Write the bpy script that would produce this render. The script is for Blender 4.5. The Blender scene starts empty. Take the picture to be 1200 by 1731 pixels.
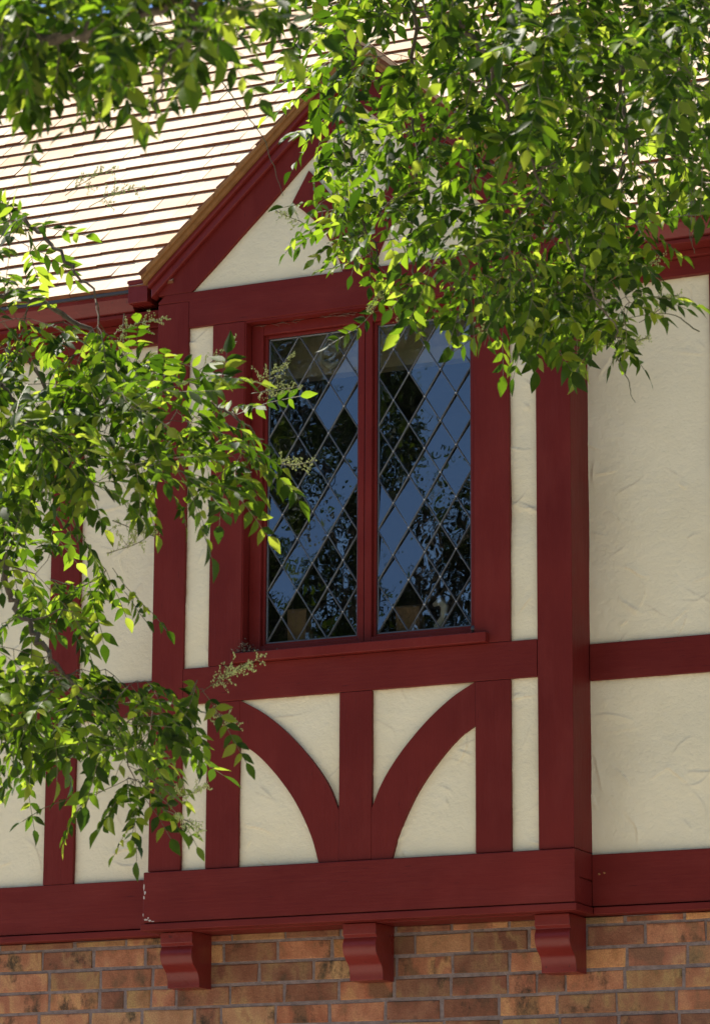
import bpy, math, random
import numpy as np
from mathutils import Vector, Matrix
R = math.radians
random.seed(11); rng = np.random.default_rng(5)
S = bpy.context.scene
COL = S.collection

# ------------------------------------------------------------------ camera
CAM = Vector((5.5689, -11.5336, -1.4742)); YAW, PITCH, ROLL, F = .4503, .2290, .0053, 5904.33
fw = Vector((-math.sin(YAW)*math.cos(PITCH), math.cos(YAW)*math.cos(PITCH), math.sin(PITCH)))
rt = Vector((math.cos(YAW), math.sin(YAW), 0)); up = rt.cross(fw)
rt, up = math.cos(ROLL)*rt + math.sin(ROLL)*up, -math.sin(ROLL)*rt + math.cos(ROLL)*up
cam = bpy.data.cameras.new('camera'); co = bpy.data.objects.new('camera', cam); COL.objects.link(co)
M4 = Matrix.Identity(4)
for i in range(3):
    M4[i][0] = rt[i]; M4[i][1] = up[i]; M4[i][2] = -fw[i]; M4[i][3] = CAM[i]
co.matrix_world = M4
cam.sensor_fit = 'HORIZONTAL'; cam.sensor_width = 36; cam.lens = 36*F/1200
cam.clip_end = 2000; cam.clip_start = .1
cam.dof.use_dof = True; cam.dof.focus_distance = 12.6; cam.dof.aperture_fstop = 14
S.camera = co

def at(px, py, Y):
    """point of the world plane y=Y seen at photo pixel px,py"""
    d = fw + rt*((px-600)/F) - up*((py-865.5)/F)
    return CAM + d*((Y-CAM.y)/d.y)

# ------------------------------------------------------------------ light
SUN = Vector((-.50, .15, .85)).normalized()
w = bpy.data.worlds.new('World'); S.world = w; w.use_nodes = True
nt = w.node_tree; bg = nt.nodes['Background']
sky = nt.nodes.new('ShaderNodeTexSky'); sky.sky_type = 'NISHITA'; sky.sun_disc = False
sky.sun_elevation = math.asin(SUN.z); sky.sun_rotation = math.atan2(SUN.x, SUN.y)
sky.altitude = 1500; sky.air_density = 1.0; sky.dust_density = .3; sky.ozone_density = 3.0
nt.links.new(sky.outputs[0], bg.inputs[0]); bg.inputs[1].default_value = .085
sl = bpy.data.lights.new('sun', 'SUN'); sl.energy = 4.8; sl.angle = R(.53); sl.color = (1, .93, .82)
so = bpy.data.objects.new('sun', sl); COL.objects.link(so)
so.rotation_euler = SUN.to_track_quat('Z', 'Y').to_euler(); so.location = (0, 0, 12)
S.view_settings.view_transform = 'Standard'; S.view_settings.look = 'None'
S.view_settings.exposure = 1.12; S.view_settings.gamma = 1
S.render.engine = 'CYCLES'; S.cycles.max_bounces = 8; S.cycles.transparent_max_bounces = 12

# ------------------------------------------------------------------ materials
class NT:
    def __init__(s, name):
        s.m = bpy.data.materials.new(name); s.m.use_nodes = True; s.t = s.m.node_tree
        s.b = s.t.nodes['Principled BSDF']; s.out = s.t.nodes['Material Output']
    def n(s, typ, **kw):
        o = s.t.nodes.new('ShaderNode'+typ)
        for k, v in kw.items():
            if k in o.inputs.keys(): o.inputs[k].default_value = v
            else: setattr(o, k, v)
        return o
    def l(s, a, b): s.t.links.new(a, b)
    def obj(s, scale=(1, 1, 1)):
        tc = s.n('TexCoord'); mp = s.n('Mapping'); mp.inputs['Scale'].default_value = scale
        s.l(tc.outputs['Object'], mp.inputs[0]); return mp.outputs[0]
    def noise(s, vec, scale, detail=4, rough=.6):
        o = s.n('TexNoise'); o.inputs['Scale'].default_value = scale; o.inputs['Detail'].default_value = detail
        o.inputs['Roughness'].default_value = rough; s.l(vec, o.inputs['Vector']); return o.outputs['Fac']
    def ramp(s, fac, stops, interp='LINEAR'):
        o = s.n('ValToRGB'); cr = o.color_ramp; cr.interpolation = interp
        while len(cr.elements) < len(stops): cr.elements.new(.5)
        for e, (p, c) in zip(cr.elements, stops):
            e.position = p; e.color = (*c, 1) if len(c) == 3 else c
        s.l(fac, o.inputs[0]); return o.outputs[0]
    def mix(s, fac, a, b, mode='MIX'):
        o = s.n('MixRGB'); o.blend_type = mode
        for i, v in ((0, fac), (1, a), (2, b)):
            if hasattr(v, 'is_output'): s.l(v, o.inputs[i])
            else: o.inputs[i].default_value = v if i == 0 else (*v, 1)
        return o.outputs[0]
    def bump(s, h, dist, strength=1, prev=None):
        o = s.n('Bump'); o.inputs['Distance'].default_value = dist; o.inputs['Strength'].default_value = strength
        s.l(h, o.inputs['Height'])
        if prev: s.l(prev, o.inputs['Normal'])
        return o.outputs[0]
    def fin(s, col=None, rough=None, nrm=None, spec=None):
        if col is not None:
            if hasattr(col, 'is_output'): s.l(col, s.b.inputs['Base Color'])
            else: s.b.inputs['Base Color'].default_value = (*col, 1)
        if rough is not None:
            if hasattr(rough, 'is_output'): s.l(rough, s.b.inputs['Roughness'])
            else: s.b.inputs['Roughness'].default_value = rough
        if nrm is not None: s.l(nrm, s.b.inputs['Normal'])
        if spec is not None: s.b.inputs['Specular IOR Level'].default_value = spec
        return s.m

def mat_red(name, grain=(6, 6, 60), rough=.5, k=1.0):
    a = NT(name); v = a.obj(); g = a.obj(grain)
    n1 = a.noise(v, 2.2, 5); n2 = a.noise(g, 7, 3); n3 = a.noise(v, 160, 2)
    c = a.ramp(n1, [(.3, (.106*k, .0105*k, .0085*k)), (.7, (.148*k, .0155*k, .0118*k))])
    sp = a.ramp(a.noise(v, 55, 6, .75), [(.68, (0, 0, 0)), (.74, (1, 1, 1))])
    c = a.mix(a.mix(.35, (0, 0, 0), sp), c, (.05, .012, .01))
    dust = a.ramp(a.noise(v, 9, 8, .8), [(.6, (0, 0, 0)), (.8, (1, 1, 1))])
    c = a.mix(a.mix(.10, (0, 0, 0), dust), c, (.24, .07, .05))
    fade = a.ramp(a.noise(a.obj(tuple(q*.12+.5 for q in grain)), 3.5, 6, .65), [(.48, (0, 0, 0)), (.75, (.35,)*3)]); c = a.mix(fade, c, (.20, .035, .028))
    crk = a.ramp(a.noise(a.obj(tuple(q*2.2 for q in grain)), 5, 3, .5), [(.70, (0, 0, 0)), (.73, (.6,)*3)]); c = a.mix(crk, c, (.03, .006, .006))
    b = a.bump(n2, .0022, .55); b = a.bump(n3, .0006, .5, b)
    r = a.ramp(n1, [(.3, (rough-.07,)*3), (.7, (rough+.1,)*3)])
    return a.fin(c, r, b, .14 if rough > .3 else .3)
RED_V = mat_red('red_paint_vertical_grain', (14, 14, 1))
RED_H = mat_red('red_paint_horizontal_grain', (1, 14, 14))
RED_G = mat_red('red_gloss_paint', (3, 3, 3), .29, 1.12)
RED_W = mat_red('red_window_paint', (9, 9, 2), .36, 1.05)

def mat_stucco():
    a = NT('cream_stucco'); v = a.obj()
    n1 = a.noise(v, 3, 5); n2 = a.noise(v, 45, 6, .65); n3 = a.noise(v, 240, 3)
    c = a.ramp(n1, [(.25, (.68, .60, .42)), (.75, (.77, .69, .505))])
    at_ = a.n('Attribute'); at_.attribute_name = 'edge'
    rd = a.n('Attribute'); rd.attribute_name = 'ridge_shade'
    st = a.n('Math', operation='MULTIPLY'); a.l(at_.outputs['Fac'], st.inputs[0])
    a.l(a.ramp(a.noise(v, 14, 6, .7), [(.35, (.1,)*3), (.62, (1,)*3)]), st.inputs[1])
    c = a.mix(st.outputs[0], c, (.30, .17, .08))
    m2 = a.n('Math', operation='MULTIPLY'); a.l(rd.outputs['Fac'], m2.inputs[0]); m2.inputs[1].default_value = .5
    c = a.mix(m2.outputs[0], c, (.52, .36, .2))  # brown shading painted along the steep side of each trowel ridge
    fl = a.ramp(a.noise(v, 70, 7, .85), [(.7, (0, 0, 0)), (.78, (1, 1, 1))])
    c = a.mix(a.mix(.35, (0, 0, 0), fl), c, (.3, .24, .16))
    tw_ = a.noise(a.obj((1, 1, 2.2)), 16, 6, .62); b = a.bump(tw_, .005, .5); b = a.bump(n2, .006, .6, b); b = a.bump(n3, .0009, .6, b)
    return a.fin(c, .8, b, .25)
STUCCO = mat_stucco()

def mat_brick():
    a = NT('mottled_brick'); v = a.obj(); g = a.n('NewGeometry'); rpi = g.outputs['Random Per Island']
    base = a.ramp(rpi, [(0, (.33, .14, .09)), (.16, (.40, .19, .11)), (.3, (.27, .11, .075)), (.42, (.40, .23, .12)), (.53, (.20, .11, .07)),
                        (.63, (.37, .16, .105)), (.75, (.44, .28, .14)), (.85, (.22, .10, .075)), (.93, (.12, .085, .055))], 'CONSTANT')
    # firing bands that differ from brick to brick
    cb = a.n('CombineXYZ'); mu = a.n('Math', operation='MULTIPLY'); a.l(rpi, mu.inputs[0]); mu.inputs[1].default_value = 50
    a.l(mu.outputs[0], cb.inputs[1])
    ad = a.n('VectorMath', operation='ADD'); a.l(a.obj((7, 1, 4.5)), ad.inputs[0]); a.l(cb.outputs[0], ad.inputs[1])
    f = a.noise(ad.outputs[0], 1, 3, .6)
    band = a.ramp(f, [(.36, (.10, .07, .045)), (.43, (.27, .11, .07)), (.52, (.36, .18, .115)), (.60, (.44, .29, .15)), (.66, (.25, .10, .07))])
    c = a.mix(.6, base, band); c = a.mix(1, c, (1.0, .91, .80), 'MULTIPLY')
    dk = a.ramp(a.noise(ad.outputs[0], .9, 7, .72), [(.56, (0, 0, 0)), (.66, (1, 1, 1))])
    c = a.mix(a.mix(.9, (0, 0, 0), dk), c, (.035, .03, .02))
    hv = a.ramp(rpi, [(0, (.72,)*3), (.13, (1.1, 1.05, 1)), (.31, (.85, .9, .8)), (.47, (1.2, 1.1, 1)), (.61, (.62, .62, .6)), (.72, (1, 1, 1)), (.83, (1.25, 1.12, .95)), (.91, (.8, .75, .75))], 'CONSTANT'); c = a.mix(1, c, hv, 'MULTIPLY')
    gr = a.ramp(a.noise(v, 220, 3, .6), [(.35, (.78,)*3), (.65, (1.12,)*3)]); c = a.mix(1, c, gr, 'MULTIPLY')
    wt = a.ramp(a.noise(v, 90, 7, .8), [(.66, (0, 0, 0)), (.72, (1, 1, 1))])
    c = a.mix(a.mix(.35, (0, 0, 0), wt), c, (.48, .38, .3))
    b = a.bump(a.noise(v, 60, 6, .7), .008, .8); b = a.bump(a.noise(v, 300, 3), .001, .6, b)
    return a.fin(c, .85, b, .25)
BRICK = mat_brick()
a = NT('mauve_mortar'); v = a.obj()
c = a.ramp(a.noise(v, 30, 6, .7), [(.3, (.17, .125, .115)), (.7, (.31, .235, .215))])
MORTAR = a.fin(c, .95, a.bump(a.noise(v, 130, 5, .7), .010, 1), .2)

def mat_shingle(name, k=1):
    a = NT(name); g = a.n('NewGeometry'); rpi = g.outputs['Random Per Island']; v = a.obj()
    c = a.ramp(rpi, [(0, (.70*k, .55*k, .39*k)), (.3, (.73*k, .59*k, .43*k)), (.6, (.69*k, .53*k, .37*k)), (.85, (.72*k, .58*k, .42*k)), (1, (.62*k, .43*k, .27*k))])
    gr = a.noise(a.obj((60, 3, 3)), 3, 4)
    c = a.mix(a.ramp(gr, [(.35, (.0,)*3), (.75, (.3,)*3)]), c, (.42*k, .25*k, .13*k))
    st = a.ramp(a.noise(v, 1.1, 5, .7), [(.48, (0, 0, 0)), (.68, (.6,)*3)])
    c = a.mix(st, c, (.50*k, .30*k, .15*k))
    return a.fin(c, .8, a.bump(gr, .002, .5), .2)
SHINGLE = mat_shingle('cedar_shingle'); SHINGLE_E = mat_shingle('weathered_cedar_edge', .62)
SHINGLE_B = None
def plain(name, col, rough=.6, metal=0, nz=0, spec=.5):
    a = NT(name); v = a.obj()
    c = a.mix(a.ramp(a.noise(v, 12 if not nz else nz, 5, .7), [(.3, (0,)*3), (.7, (1,)*3)]), tuple(x*.8 for x in col), tuple(min(1, x*1.15) for x in col))
    a.b.inputs['Metallic'].default_value = metal
    return a.fin(c, rough, None, spec)
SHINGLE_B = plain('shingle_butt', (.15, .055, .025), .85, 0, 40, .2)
LEAD = plain('dull_lead', (.13, .135, .14), .45, .7, 60)
SOLDER = plain('solder', (.32, .32, .32), .35, .8, 60)
DARKM = plain('dark_metal', (.06, .06, .065), .4, .3)
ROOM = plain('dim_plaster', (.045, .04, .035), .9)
PALE = plain('pale_interior_wood', (.8, .68, .48), .7)
WHITEP = plain('white_enamel', (.8, .78, .72), .4)
TAN = plain('tan_card', (.30, .18, .10), .8)
GROUND = plain('dry_grass_ground', (.26, .235, .14), 1, 0, 3, .1)
PAVE = plain('pale_concrete', (.50, .46, .39), .9, 0, 5, .2)

def mat_glass():
    a = NT('old_window_glass'); a.t.nodes.remove(a.b)
    v = a.obj(); b = a.bump(a.noise(v, 9, 2, .4), .0035, .28)
    fr = a.n('Fresnel'); fr.inputs['IOR'].default_value = 1.5; a.l(b, fr.inputs['Normal'])
    ml = a.n('Math', operation='MULTIPLY_ADD'); ml.inputs[1].default_value = 2.2; ml.inputs[2].default_value = .085; a.l(fr.outputs[0], ml.inputs[0])
    gl = a.n('BsdfGlossy'); gl.inputs['Roughness'].default_value = .012; gl.inputs['Color'].default_value = (.84, .93, 1, 1); a.l(b, gl.inputs['Normal'])
    tr = a.n('BsdfTransparent'); tr.inputs['Color'].default_value = (.78, .80, .76, 1)
    df = a.n('BsdfDiffuse'); df.inputs['Color'].default_value = (.5, .47, .4, 1)
    m1 = a.n('MixShader'); m1.inputs[0].default_value = .006; a.l(tr.outputs[0], m1.inputs[1]); a.l(df.outputs[0], m1.inputs[2])
    m2 = a.n('MixShader'); a.l(ml.outputs[0], m2.inputs[0]); a.l(m1.outputs[0], m2.inputs[1]); a.l(gl.outputs[0], m2.inputs[2])
    a.l(m2.outputs[0], a.out.inputs[0]); return a.m
GLASS = mat_glass()

def mat_leaf(name, dark=1.0):
    a = NT(name); g = a.n('NewGeometry'); rpi = g.outputs['Random Per Island']; v = a.obj()
    c1 = a.ramp(rpi, [(0, (.011*dark, .023*dark, .004*dark)), (.45, (.024*dark, .043*dark, .006*dark)), (.8, (.048*dark, .080*dark, .011*dark)), (1, (.10*dark, .11*dark, .02*dark))])
    c2 = a.ramp(rpi, [(0, (.035*dark, .09*dark, .004*dark)), (.4, (.10*dark, .21*dark, .006*dark)), (.70, (.28*dark, .47*dark, .015*dark)), (1, (.62*dark, .74*dark, .06*dark))])
    nz = a.noise(v, 70, 4, .6)
    c1 = a.mix(a.ramp(nz, [(.4, (0,)*3), (.75, (.5,)*3)]), c1, (.065, .09, .014))
    a.fin(c1, .5, a.bump(nz, .0012, .5), .17)
    tl = a.n('BsdfTranslucent'); a.l(c2, tl.inputs[0])
    ms = a.n('MixShader'); ms.inputs[0].default_value = .46
    a.l(a.b.outputs[0], ms.inputs[1]); a.l(tl.outputs[0], ms.inputs[2]); a.l(ms.outputs[0], a.out.inputs[0]); return a.m
LEAF = mat_leaf('leaf_green'); LEAF_FAR = mat_leaf('leaf_green_far', .22)
a = NT('bark'); v = a.obj((6, 6, 1.5)); nb = a.noise(v, 9, 6, .7)
BARK = a.fin(a.ramp(nb, [(.3, (.055, .04, .028)), (.7, (.17, .135, .10))]), .9, a.bump(nb, .01, .8), .2)
a = NT('green_twig'); BTWIG = a.fin((.11, .10, .045), .6)
a = NT('blossom'); a.fin((.42, .46, .16), .7)
BLOSSOM = a.m
DRY = plain('dry_leaf', (.13, .10, .075), .9, 0, 40)
DEAD = plain('dead_twig', (.16, .095, .08), .9)

# ------------------------------------------------------------------ mesh helpers
def link(o, parent=None):
    COL.objects.link(o)
    if parent: o.parent = parent
    return o
def empty(name, label, cat, loc=(0, 0, 0)):
    o = bpy.data.objects.new(name, None); link(o); o.location = loc; o['label'] = label; o['category'] = cat; o.empty_display_size = .3; return o
class MB:
    def __init__(s): s.v = []; s.f = []
    def box(s, x0, x1, y0, y1, z0, z1):
        b = len(s.v); s.v += [(x, y, z) for x in (x0, x1) for y in (y0, y1) for z in (z0, z1)]
        s.f += [tuple(b+i for i in q) for q in ((0, 1, 3, 2), (4, 6, 7, 5), (0, 4, 5, 1), (2, 3, 7, 6), (0, 2, 6, 4), (1, 5, 7, 3))]; return s
    def hexa(s, p):   # 8 points ordered like box
        b = len(s.v); s.v += [tuple(q) for q in p]
        s.f += [tuple(b+i for i in q) for q in ((0, 1, 3, 2), (4, 6, 7, 5), (0, 4, 5, 1), (2, 3, 7, 6), (0, 2, 6, 4), (1, 5, 7, 3))]; return s
    def prism_xz(s, pts, y0, y1):
        n = len(pts); b = len(s.v); s.v += [(x, y0, z) for x, z in pts]+[(x, y1, z) for x, z in pts]
        s.f += [tuple(range(b, b+n)), tuple(range(b+2*n-1, b+n-1, -1))]
        s.f += [(b+i, b+n+i, b+n+(i+1) % n, b+(i+1) % n) for i in range(n)]; return s
    def prism_yz(s, pts, x0, x1):
        n = len(pts); b = len(s.v); s.v += [(x0, y, z) for y, z in pts]+[(x1, y, z) for y, z in pts]
        s.f += [tuple(range(b, b+n)), tuple(range(b+2*n-1, b+n-1, -1))]
        s.f += [(b+i, b+n+i, b+n+(i+1) % n, b+(i+1) % n) for i in range(n)]; return s
    def tube(s, pts, radii, k=6):
        b = len(s.v); n = len(pts); pts = [Vector(p) for p in pts]; u = None
        for i, p in enumerate(pts):
            t = (pts[min(i+1, n-1)]-pts[max(i-1, 0)])
            t = t.normalized() if t.length > 1e-9 else Vector((0, 0, 1))
            if u is None: u = t.cross(Vector((.3, .2, 1)) if abs(t.z) < .8 else Vector((1, .1, 0)))
            u = u-t*u.dot(t); u = u.normalized() if u.length > 1e-6 else Vector((1, 0, 0)); w_ = t.cross(u)
            r = radii[i] if hasattr(radii, '__len__') else radii
            s.v += [tuple(p+(u*math.cos(2*math.pi*j/k)+w_*math.sin(2*math.pi*j/k))*r) for j in range(k)]
        for i in range(n-1):
            for j in range(k):
                s.f.append((b+i*k+j, b+i*k+(j+1) % k, b+(i+1)*k+(j+1) % k, b+(i+1)*k+j))
        s.f.append(tuple(b+j for j in range(k))[::-1]); s.f.append(tuple(b+(n-1)*k+j for j in range(k))); return s
    def build(s, name, mat, parent=None, bevel=0, smooth=False, fix=True):
        me = bpy.data.meshes.new(name); me.from_pydata(s.v, [], s.f); me.update()
        if fix:
            import bmesh
            bm = bmesh.new(); bm.from_mesh(me); bmesh.ops.recalc_face_normals(bm, faces=bm.faces); bm.to_mesh(me); bm.free()
        me.materials.append(mat)
        if smooth: me.polygons.foreach_set('use_smooth', [True]*len(me.polygons))
        o = bpy.data.objects.new(name, me); link(o, parent)
        if bevel:
            md = o.modifiers.new('bevel', 'BEVEL'); md.width = bevel; md.segments = 2; md.limit_method = 'ANGLE'; md.angle_limit = R(35)
            md.harden_normals = False
        return o

# ------------------------------------------------------------------ setting
g = MB(); g.v = [(-400, -400, -3.1), (400, -400, -3.1), (400, 400, -3.1), (-400, 400, -3.1)]; g.f = [(0, 1, 2, 3)]
o = g.build('ground', GROUND); o['kind'] = 'structure'
g = MB(); g.v = [(-14, -12.5, -3.09), (16, -12.5, -3.09), (16, -.6, -3.09), (-14, -.6, -3.09)]; g.f = [(0, 1, 2, 3)]
o = g.build('bounce_path', PAVE); o['kind'] = 'structure'  # unseen pale paving, added to bounce sunlight onto the facade

# ------------------------------------------------------------------ house
D = .1588                                   # set-back of the main wall behind the bay front
HOUSE = empty('house', 'cream stucco and dark red half-timbered house with a gabled bay over a mottled brick wall', 'house', (0, 0, -3.1))
class HP:                                    # parent helper keeps world coordinates
    pass
def hb(mb, name, mat, bevel=0, smooth=False, label=None, parent=HOUSE):
    o = mb.build(name, mat, parent, bevel, smooth)
    if parent is HOUSE: o.location = (0, 0, 3.1)
    if label: o['label'] = label
    return o

# --- stucco panels with trowel ridges as real relief
def stucco(x0, x1, z0, z1, y, name='stucco_panel', xr=None, dens=40, step=.0042, edge=(1, 1, 1, 1), amp=1.0, seed=0):
    r = np.random.default_rng(seed+101)
    nx = max(3, int((x1-x0)/step)); nz = max(3, int((z1-z0)/step))
    X, Z = np.meshgrid(np.linspace(0, 1, nx), np.linspace(z0, z1, nz))
    if xr:
        lo, hi = np.vectorize(lambda z: xr(z)[0])(Z[:, 0]), np.vectorize(lambda z: xr(z)[1])(Z[:, 0])
        X = lo[:, None]+(hi-lo)[:, None]*X
    else: X = x0+(x1-x0)*X
    H = np.zeros_like(X); RG = np.zeros_like(X)
    for _ in range(int(dens*(x1-x0+.15)*(z1-z0+.15))+1):
        cx, cz = r.uniform(x0-.05, x1+.05), r.uniform(z0-.05, z1+.05)
        th = r.normal(-.25, .55) if r.random() < .7 else r.uniform(0, math.pi)
        L = r.uniform(.025, .18); cur = r.normal(0, 4.5); n = 14
        px, pz = [cx], [cz]
        for i in range(n):
            th += cur*L/n+r.normal(0, .10); px.append(px[-1]+math.cos(th)*L/n); pz.append(pz[-1]+math.sin(th)*L/n)
        px = np.array(px); pz = np.array(pz)
        m = (X > px.min()-.04) & (X < px.max()+.04) & (Z > pz.min()-.04) & (Z < pz.max()+.04)
        if not m.any(): continue
        xx, zz = X[m], Z[m]; best = np.full(xx.shape, 9.); sg = np.zeros(xx.shape); tt = np.zeros(xx.shape)
        for i in range(n):
            ax, az, bx, bz = px[i], pz[i], px[i+1], pz[i+1]; dx, dz = bx-ax, bz-az; l2 = dx*dx+dz*dz
            t = np.clip(((xx-ax)*dx+(zz-az)*dz)/l2, 0, 1); qx, qz = xx-ax-t*dx, zz-az-t*dz; d = np.hypot(qx, qz)
            k = d < best; best[k] = d[k]; sg[k] = np.sign(dx*qz-dz*qx)[k]; tt[k] = (i+t[k])/n
        env = np.sin(np.pi*np.clip(tt, .03, .97))**.6
        a_ = r.uniform(.0014, .0046)*amp; side = 1 if r.random() < .75 else -1
        prof = np.where(sg*side > 0, np.exp(-(best/.0035)**2), np.exp(-(best/.017)**2)*.75+.25*np.exp(-(best/.005)**2))
        H[m] += a_*env*prof; RG[m] = np.maximum(RG[m], env*np.exp(-(best/.0032)**2)*(sg*side > 0)*r.uniform(.3, 1))
    # gentle unevenness
    for _ in range(10):
        kx, kz, ph = r.normal(0, 9), r.normal(0, 9), r.uniform(0, 6.3); H += .0011*np.sin(kx*X+kz*Z+ph)
    H += r.normal(0, .00022, H.shape)
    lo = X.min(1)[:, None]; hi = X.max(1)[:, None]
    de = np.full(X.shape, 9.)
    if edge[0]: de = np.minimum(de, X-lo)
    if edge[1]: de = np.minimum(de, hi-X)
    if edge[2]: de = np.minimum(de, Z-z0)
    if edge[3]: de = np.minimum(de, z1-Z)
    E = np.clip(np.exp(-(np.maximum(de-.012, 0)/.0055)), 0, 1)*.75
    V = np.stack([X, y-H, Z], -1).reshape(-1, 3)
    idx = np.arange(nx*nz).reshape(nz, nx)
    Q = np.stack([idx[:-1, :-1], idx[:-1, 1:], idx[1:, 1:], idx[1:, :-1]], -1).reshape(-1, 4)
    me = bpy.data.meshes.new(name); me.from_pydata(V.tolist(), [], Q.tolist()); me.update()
    for nm, A in (('edge', E), ('ridge_shade', RG)):
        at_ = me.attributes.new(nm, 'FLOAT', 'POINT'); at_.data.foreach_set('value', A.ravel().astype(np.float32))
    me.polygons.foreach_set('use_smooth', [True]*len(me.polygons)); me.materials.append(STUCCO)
    o = bpy.data.objects.new(name, me); link(o, HOUSE); o.location = (0, 0, 3.1); return o

YS = .015      # stucco recess
E_ = .012      # how far a panel runs in behind its timbers
for k, (x0, x1, z0, z1) in enumerate([(-.7316, -.6252, .9655, 2.3206), (.6249, .7338, .9655, 2.3206), (-.7316, -.6252, .1927, .8264), (.6249, .7338, .1927, .8264),
                                      (-.4861, -.0672, .1927, .8264), (.0664, .4849, .1927, .8264)]):
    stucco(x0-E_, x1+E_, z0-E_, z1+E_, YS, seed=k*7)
GS = .93                                    # slope of the gable
gx = lambda z: max(.0, .717-(z-2.471)/GS)+.03
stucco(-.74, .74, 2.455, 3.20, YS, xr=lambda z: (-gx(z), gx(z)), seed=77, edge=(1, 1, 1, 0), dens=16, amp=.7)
# main wall, right then left
Zb, Zm0, Zm1, Zt = .187, .826, .963, 2.32
bays_r = [(.87, 1.361), (1.49, 2.35), (2.485, 3.35), (3.485, 4.9)]
bays_l = [(-1.291, -.87), (-2.05, -1.425), (-3.0, -2.185), (-4.9, -3.135)]
for k, (x0, x1) in enumerate(bays_r+bays_l):
    st = .0042 if k in (0, 4, 5) else .012
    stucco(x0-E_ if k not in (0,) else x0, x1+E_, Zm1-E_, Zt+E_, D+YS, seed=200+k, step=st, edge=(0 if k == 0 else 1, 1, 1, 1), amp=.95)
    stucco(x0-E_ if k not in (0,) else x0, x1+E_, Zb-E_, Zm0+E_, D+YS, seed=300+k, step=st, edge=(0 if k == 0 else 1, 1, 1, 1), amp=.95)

# --- wall backing (hidden core, closes the volume), with the window opening
m = MB(); m.box(-.86, -.5, .03, .1, -.01, 2.44); m.box(.5, .86, .03, .1, -.01, 2.44); m.box(-.5, .5, .03, .1, -.01, .98); m.box(-.5, .5, .03, .1, 2.33, 2.44)
m.prism_xz([(-.84, 2.45), (.84, 2.45), (0, 3.2)], .03, .1)
hb(m, 'bay_wall_core', ROOM)
m = MB(); m.box(-5, -.86, D+.03, .32, -.03, 2.45); m.box(.86, 5, D+.03, .32, -.03, 2.45); m.box(-.86, .86, .24, .32, -.03, .3)
hb(m, 'wall_core', ROOM)

# --- timbers of the bay
T = .13
def post(x0, x1, z0, z1, y=0, th=.03, mat=RED_V, name='timber_post', bev=.0022):
    return hb(MB().box(x0, x1, y, y+th, z0, z1), name, mat, bev)
def beam(x0, x1, z0, z1, y=0, th=.03, mat=RED_H, name='timber_beam', bev=.0022):
    return hb(MB().box(x0, x1, y, y+th, z0, z1), name, mat, bev)
for s in (-1, 1):
    a0, a1 = sorted((s*.87, s*.7325)); hb(MB().box(a0, a1, 0, D+.02, .194, 2.4300), 'corner_post', RED_V, .003)
    a0, a1 = sorted((s*.625, s*.4855)); post(a0, a1, .967, 2.319); post(a0, a1, .194, .825)
post(-.0672, .0664, .194, .825)
beam(-.7310, .7310, .8264, .9655, y=-.0012)
hb(MB().prism_xz([(-.7312, 2.3206), (.7312, 2.3206), (.7312, 2.43), (.8685, 2.4315), (.8685, 2.44), (.84, 2.4658), (-.84, 2.4658), (-.8685, 2.44), (-.8685, 2.4315), (-.7312, 2.43)], -.001, .03), 'timber_beam', RED_H, .002)
# bottom beam runs round the corner; its side shows an open joint
hb(MB().box(-.882, .876, -.012, .04, -.0005, .1915), 'timber_beam', RED_H, .004)
m = MB(); m.box(.80, .8735, .0405, D+.006, .095, .1905).box(.80, .8725, .0405, D+.006, -.0005, .0895); m.box(.80, .868, .0405, D+.006, .0897, .0948)
hb(m, 'beam_return', RED_H, .002, label='side of the bay beam with an open dark joint')
hb(MB().box(-.8795, -.80, .0405, D+.006, -.0005, .1905), 'beam_return', RED_H, .003)
hb(MB().box(-.888, .883, -.018, .05, -.031, -.0045), 'drip_board', RED_H, .003)
hb(MB().box(.81, .8805, .0505, .2, -.031, -.0045), 'drip_board', RED_H, .003)
hb(MB().box(-.885, -.81, .0505, .2, -.031, -.0045), 'drip_board', RED_H, .003)
hb(MB().box(-.86, .86, .0, .22, -.0044, -.0010), 'bay_soffit', RED_H)
hb(MB().box(-.81, .81, .05, .2, -.034, -.0050), 'bay_soffit', RED_H, .002)
# peeled paint at the left end of the bottom beam
m = MB()
chips = []
for (x, z, sx, sz) in ((-.878, .135, .004, .02), (-.874, .115, .006, .012), (-.877, .095, .005, .01), (-.868, .012, .012, .006), (-.85, .008, .011, .007), (-.838, .004, .01, .003), (-.879, .03, .003, .01), (-.858, .018, .006, .004)):
    pts = [(x+sx*math.cos(t)*random.uniform(.6, 1.2), z+sz*math.sin(t)*random.uniform(.6, 1.2)) for t in np.linspace(0, 2*math.pi, 9)[:-1]]
    hb(MB().prism_xz([(x+(p-x)*.75, z+(q-z)*.7) for p, q in pts], -.0126, -.0115), 'peeled_paint', plain('bare_wood', (.45, .38, .33), .9))

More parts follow.
